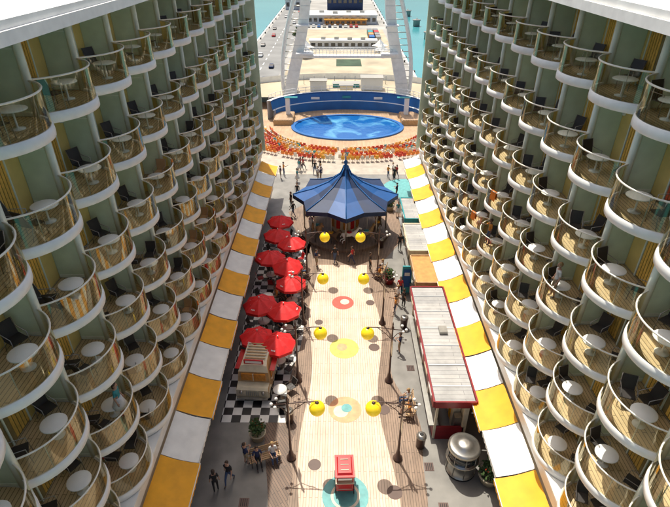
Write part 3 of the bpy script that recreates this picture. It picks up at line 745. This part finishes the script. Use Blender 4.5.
for i in range(nA):
    a=A0+(A1-A0)*i/nA; c=A0+(A1-A0)*(i+1)/nA
    def outp(a):
        x,y,_=pol(40,a,0); dx,dy=x-TX,y-TY; s=1
        if dx<0: s=min(s,(-23-TX)/dx)
        if dx>0: s=min(s,(23-TX)/dx)
        if dy<0: s=min(s,(57-TY)/dy)
        return (TX+dx*s,TY+dy*s,-0.0)
    b.add([outp(a),outp(c),pol(21,c,0),pol(21,a,0)],[(0,1,2,3)],'tier')
b.obj('upper_deck',th)
b=B(); b.poly([(-23,56,-2.0),(23,56,-2.0),(23,96,-2.0),(-23,96,-2.0)],'stage'); b.obj('lower_deck',th)
b=B(); n=64
ep=lambda rx,ry,z:[(TX+rx*math.cos(2*math.pi*i/n),TY-0.3+ry*math.sin(2*math.pi*i/n),z) for i in range(n)]
b.poly(ep(8.6,6.0,-1.90),'pool'); b.obj('pool_water',th)
b=B(); o=[ep(8.6,6.0,-1.98),ep(8.6,6.0,-1.78),ep(9.2,6.5,-1.78),ep(9.2,6.5,-1.99)]
vs=sum(o,[]); b.add(vs,[(j*n+i,j*n+(i+1)%n,(j+1)*n+(i+1)%n,(j+1)*n+i) for j in range(3) for i in range(n)],'bluewall'); 
b.obj('pool_rim',th)
b=B(); nb=48; 
def back(r,z,i): 
    a=R_(12)+R_(156)*i/nb; return (TX+r*1.0*math.cos(a),TY+2.0+r*0.62*math.sin(a),z)
for (r0,z0,r1,z1,k) in((12.6,-2,12.6,-0.5,'bluewall'),(12.6,-0.5,12.9,-0.4,'white'),(12.9,-0.4,13.1,0.9,'bluewall'),(13.1,0.9,13.1,1.15,'blue'),(13.1,1.15,13.8,1.15,'white'),(13.8,1.15,13.8,-2,'white')):
    for i in range(nb): b.add([back(r0,z0,i),back(r0,z0,i+1),back(r1,z1,i+1),back(r1,z1,i)],[(3,2,1,0)],k)
b.obj('back_wall',th)
b=B()
for z in(1.6,2.1): b.tube([back(13.4,z,i) for i in range(nb+1)],0.04,'white',5)
for i in range(0,nb+1,2): p_=back(13.4,1.15,i); b.tube([p_,(p_[0],p_[1],2.1)],0.04,'white',5)
for i in(16,24,32):
    p_=back(12.7,0,i); b.box((p_[0],p_[1],0.2),(1.5,0.12,0.4),'white' if i!=24 else 'teal')
b.obj('railing',th)
b=B()
for s in(-1,1):
    x=TX+s*10.6
    b.box((x,TY+3,-1.6),(3.2,5,0.8),'tan'); b.box((x,TY+3,-1.15),(3.0,4.8,0.1),'stage'); b.box((x-s*0.6,TY+4,0.3),(0.7,0.9,2.8),'white'); b.box((x-s*1.2,TY+3.5,1.8),(2.2,0.7,0.12),'teal')
    for q in range(6): b.tube([(x+s*1.5,TY+0.8+q*0.9,-1.1),(x+s*1.5,TY+0.8+q*0.9,-0.1)],0.03,'steel',5)
b.obj('diving_boards',th)
b=B(); pts=[]
for i in range(25):
    a=math.pi*i/24; pts.append((23*math.cos(a),92+14*math.sin(a),0.0))
b.poly(pts,'sand'); b.obj('stern_deck',th)
b=B(); q0=[(x,y,0.004) for x,y,z in pts]; q1=[(x,y,1.1) for x,y,z in pts]
b.add(q0+q1,[(i,i+1,26+i,25+i) for i in range(24)],'white'); b.obj('stern_bulwark',th)
b=B()
for x,y,w,d,h,k in((-4,97,3,2,1.8,'hull'),(6,98,4,2.4,2.2,'hull'),(1.2,100,5,2,0.6,'teal'),(1.2,96,2.4,1.6,1.2,'cream'),(-9,96,2,2,2.4,'hull'),(11.5,96,2,2,2.4,'hull')):
    b.box((x,y,h/2+0.01),(w,d,h),k); b.box((x,y,h+0.06),(w+0.3,d+0.3,0.08),'concrete')
for q in range(9): b.tube([(-7+q*2,101.5,0),(-7+q*2,101.5,1.6)],0.06,'steel',5)
b.obj('stage_equipment',th)
b=B(); P0=[(-23,-30)]+[(-23,92)]+[(-23*math.cos(math.pi*i/24),92+14*math.sin(math.pi*i/24)) for i in range(1,24)]+[(23,92),(23,-30)]
n=len(P0); b.add([(x,y,-0.2 if y>60 else -0.32) for x,y in P0]+[(x*0.96,y*0.985,-20.5) for x,y in P0],[(i,i+1,n+i+1,n+i) for i in range(n-1)],'hull'); b.obj('ship_hull')
for s in(-1,1):
    e=empty('theatre_arch_tower')
    b=B(); path=[]
    for i in range(19):
        t=i/18; z=19*t; x=TX+s*(10.2-3.4*math.sin(t*math.pi/2)**1.3); y=93.5-2.0*t+1.5*math.sin(math.pi*t)
        path.append((x,y,z,2.3*(1-0.35*t)))
    vs=[]
    for x,y,z,w in path: vs+=[(x-w/2,y-0.5,z),(x+w/2,y-0.5,z),(x+w/2,y+0.5,z),(x-w/2,y+0.5,z)]
    fs=[]
    for i in range(18):
        for q in range(4): fs.append((i*4+q,i*4+(q+1)%4,i*4+4+(q+1)%4,i*4+4+q))
    fs.append((72,73,74,75)); b.add(vs,fs,'white')
    for i in range(2,18,2): b.box((path[i][0],path[i][1]-0.53,path[i][2]),(path[i][3]*0.9,0.04,0.06),'hull')
    b.obj('curved_column',e)
    b=B()
    rib=[(x+s*(1.6*math.sin(math.pi*i/18)+1.1),y,z) for i,(x,y,z,w) in enumerate(path)]
    b.tube(rib,0.36,'white',8)
    for i in range(1,18,1): b.tube([rib[i],(path[i][0],path[i][1],path[i][2])],0.07,'steel',5)
    b.obj('outer_rib',e)
    b=B(); x=path[7][0]; b.box((x-s*1.2,92.6,7.3),(3.0,2.0,0.25),'white')
    b.box((x-s*1.0,92.5,11.8),(2.2,1.6,0.2),'white'); b.obj('platforms',e)
e=empty('footbridge')
b=B(); b.box((TX,93.4,6.75),(15.6,1.6,0.35),'white'); b.obj('deck_beam',e)
b=B()
for yy in(92.65,94.15):
    b.tube([(TX-7.8,yy,8.0),(TX+7.8,yy,8.0)],0.05,'white',5); b.tube([(TX-7.8,yy,7.5),(TX+7.8,yy,7.5)],0.035,'white',5)
    for q in range(27): b.tube([(TX-7.8+q*0.6,yy,6.9),(TX-7.8+q*0.6,yy,8.0)],0.03,'white',4)
b.obj('handrail',e)

# ------------------------------------------------------------ sea + port
b=B(); b.poly([(-3000,-600,-20),(3000,-600,-20),(3000,6000,-20),(-3000,6000,-20)],'sea'); b.obj('sea')
zP=-18.245
b=B(); b.box((-6,360,-19.2),(68,420,1.9),'concrete')
for s_,x in((1,27.7),(-1,-39.7)):
    b.box((x,360,zP+0.12),(0.7,420,0.25),'white')
    for q in range(22): b.lathe((x-s_*1.2,160+q*18,zP),[(0.35,0),(0.25,0.5),(0.45,0.7),(0,0.8)],'rubber',8)
    for q in range(30): b.box((x+s_*0.8,158+q*14,-19.2),(0.9,2.0,1.4),'rubber')
b.obj('pier_ground')
b=B(); b.poly([(-38,152,zP+.01),(-22,152,zP+.01),(-22,565,zP+.01),(-38,565,zP+.01)],'asphalt'); b.obj('port_road')
b=B()
for q in range(45):
    b.poly([(-30.2,155+q*9,zP+.02),(-29.8,155+q*9,zP+.02),(-29.8,159+q*9,zP+.02),(-30.2,159+q*9,zP+.02)],'white')
b.obj('road_markings')
b=B(); b.poly([(-20,190,zP+.01),(24,190,zP+.01),(24,300,zP+.01),(-20,300,zP+.01)],'sand'); b.obj('terminal_plaza')
b=B(); b.poly([(-1,206,zP+.02),(9,206,zP+.02),(9,220,zP+.02),(-1,220,zP+.02)],'grass'); b.obj('lawn')
def building(name,x,y,w,d,h,wall,roof,floors_=2):
    e=empty(name,(x,y,zP))
    b=B(); b.box((0,0,h/2),(w,d,h),wall); b.obj('walls',e)
    b=B(); b.box((0,0,h+0.25),(w+1,d+1,0.5),roof)
    for q in range(4): b.box((-w*0.3+q*w*0.2,random.uniform(-d*.2,d*.2),h+1.0),(w*.07,d*.12,1.0),'steel')
    b.obj('roof',e)
    b=B()
    for f in range(floors_):
        zz=(f+0.55)*h/floors_; nn=int(w/3)
        for q in range(nn): b.box((-w/2+(q+.5)*w/nn,-d/2-0.03,zz),(w/nn*0.62,0.1,h/floors_*0.45),'darkglass')
    b.obj('windows',e); return e
building('port_terminal_building',2,330,40,22,4.5,'hull','hull',1)
building('ferry_hall_building',4,352,22,16,13,'navy','navy',2)
building('gatehouse_building',4,318,24,3,2.6,'orangetan','seat_y',1)
building('port_office_building',2,246,30,5,3,'hull','hull',1)
building('customs_shed_building',-30,420,14,60,6,'hull','hull',1)
for x,y in((-14,222),(-14,232),(18,226),(18,236)):
    b=B(); b.lathe((0,0,0),[(3.6,2.6),(2.0,3.2),(0.3,5.0),(0,5.4)],'white',4,False)
    for sx in(-2.4,2.4):
        for sy in(-2.4,2.4): b.tube([(sx*0.98,sy*0.98,0),(sx*.98,sy*.98,2.6)],.06,'steel',5)
    b.obj('marquee_tent',None,(x,y,zP),0)
for k in range(8):
    b=B(); c_=random.choice(['bluewall','redpaint','orangetan','steel','teal']); b.box((0,0,1.3),(2.4,6.0,2.6),c_)
    for q in range(12):
        for sx in(-1,1): b.box((sx*1.22,-2.75+q*0.5,1.3),(0.05,0.2,2.4),c_)
    b.obj('shipping_container',None,(16+(k%2)*3,262+(k//2)*7.2,zP+0.012),0)
def car_mesh(k):
    b=B(); pr=[(-2.2,0.35),(-2.2,0.8),(-1.3,0.95),(-0.7,1.45),(0.8,1.45),(1.5,0.98),(2.15,0.85),(2.2,0.35)]
    w=[.85,.88,.85,.68,.68,.85,.85,.85]; n=8
    L=[(-w[i],p[0],p[1]) for i,p in enumerate(pr)]; Rr=[(w[i],p[0],p[1]) for i,p in enumerate(pr)]
    ks=[k,k,'darkglass',k,'darkglass',k,k]
    for i in range(7): b.add([L[i],Rr[i],Rr[i+1],L[i+1]],[(0,1,2,3)],ks[i])
    b.poly(L,k); b.poly(Rr,k,True)
    for sx in(-1,1):
        b.add([(sx*.875,-1.15,.97),(sx*.71,-.65,1.38),(sx*.71,.75,1.38),(sx*.875,1.35,.97)],[(0,1,2,3)],'darkglass')
        for yy in(-1.4,1.35): b.tube([(sx*.7,yy,.32),(sx*.9,yy,.32)],.32,'rubber',12)
    return b.mesh('parked_car')
CMs=[car_mesh(k) for k in('white','redpaint','bluewall','steel','navy')]
for k in range(9):
    x=random.choice([-35,-33,-26]); place(random.choice(CMs),'parked_car',None,(x,180+k*24+random.uniform(-3,3),zP+.02),random.choice([0,math.pi]))
for k in range(10): place(random.choice(CMs),'parked_car',None,(-17+k*3,308,zP+.02),0)
def tree(x,y,h):
    b=B(); b.tube([(0,0,0),(0.1,0,h*.3),(0,0.1,h*.55)],[.25,.18,.1],'trunk',7)
    for q in range(5):
        a=q*1.26; b.tube([(0,0,h*.42),(h*.2*math.cos(a),h*.2*math.sin(a),h*.65)],[.1,.04],'trunk',5); leafball(b,(h*.22*math.cos(a),h*.22*math.sin(a),h*.7),h*.2,90,'green',.35)
    leafball(b,(0,0,h*.85),h*.22,120,'green',.35)
    b.obj('tree',None,(x,y,zP))
for k in range(3): tree(-20.5,262+k*22,random.uniform(4,6))
b=B()
for q in range(5): b.lathe((46,190+q*45,-20),[(2.0,0),(2.0,3.0),(2.4,3.1),(2.4,3.6),(0.3,3.6),(0.3,4.6)],'concrete',14)
b.obj('mooring_dolphins')

# ------------------------------------------------------------ light + camera
tx,ty=-0.17,0.42
d=Vector((tx,ty,1)).normalized()
el=math.asin(d.z); az=math.atan2(d.x,d.y)
sun=bpy.data.lights.new('sun','SUN'); sun.energy=5.0; sun.angle=R_(0.5); sun.color=(1.0,0.94,0.82)
so=bpy.data.objects.new('sun',sun); scene.collection.objects.link(so); so.rotation_euler=(-d).to_track_quat('-Z','Y').to_euler(); so.location=(0,40,80)
w=bpy.data.worlds.new('World'); scene.world=w; w.use_nodes=True; nt=w.node_tree; bg=nt.nodes['Background']
sk=nt.nodes.new('ShaderNodeTexSky'); sk.sky_type='NISHITA'; sk.sun_disc=False; sk.sun_elevation=el; sk.sun_rotation=az; sk.dust_density=5.0; sk.air_density=1.0; sk.ozone_density=0.6
nt.links.new(sk.outputs[0],bg.inputs[0]); bg.inputs[1].default_value=0.15
cam=bpy.data.cameras.new('Camera'); co=bpy.data.objects.new('Camera',cam); scene.collection.objects.link(co)
cam.lens=36*505/670; cam.sensor_width=36; cam.clip_end=9000; cam.clip_start=0.1
co.location=(-0.4,0,24.3); co.rotation_euler=(R_(90-32.0),0,R_(0.3))
scene.camera=co
scene.view_settings.view_transform='Standard'; scene.view_settings.look='None'; scene.view_settings.exposure=0
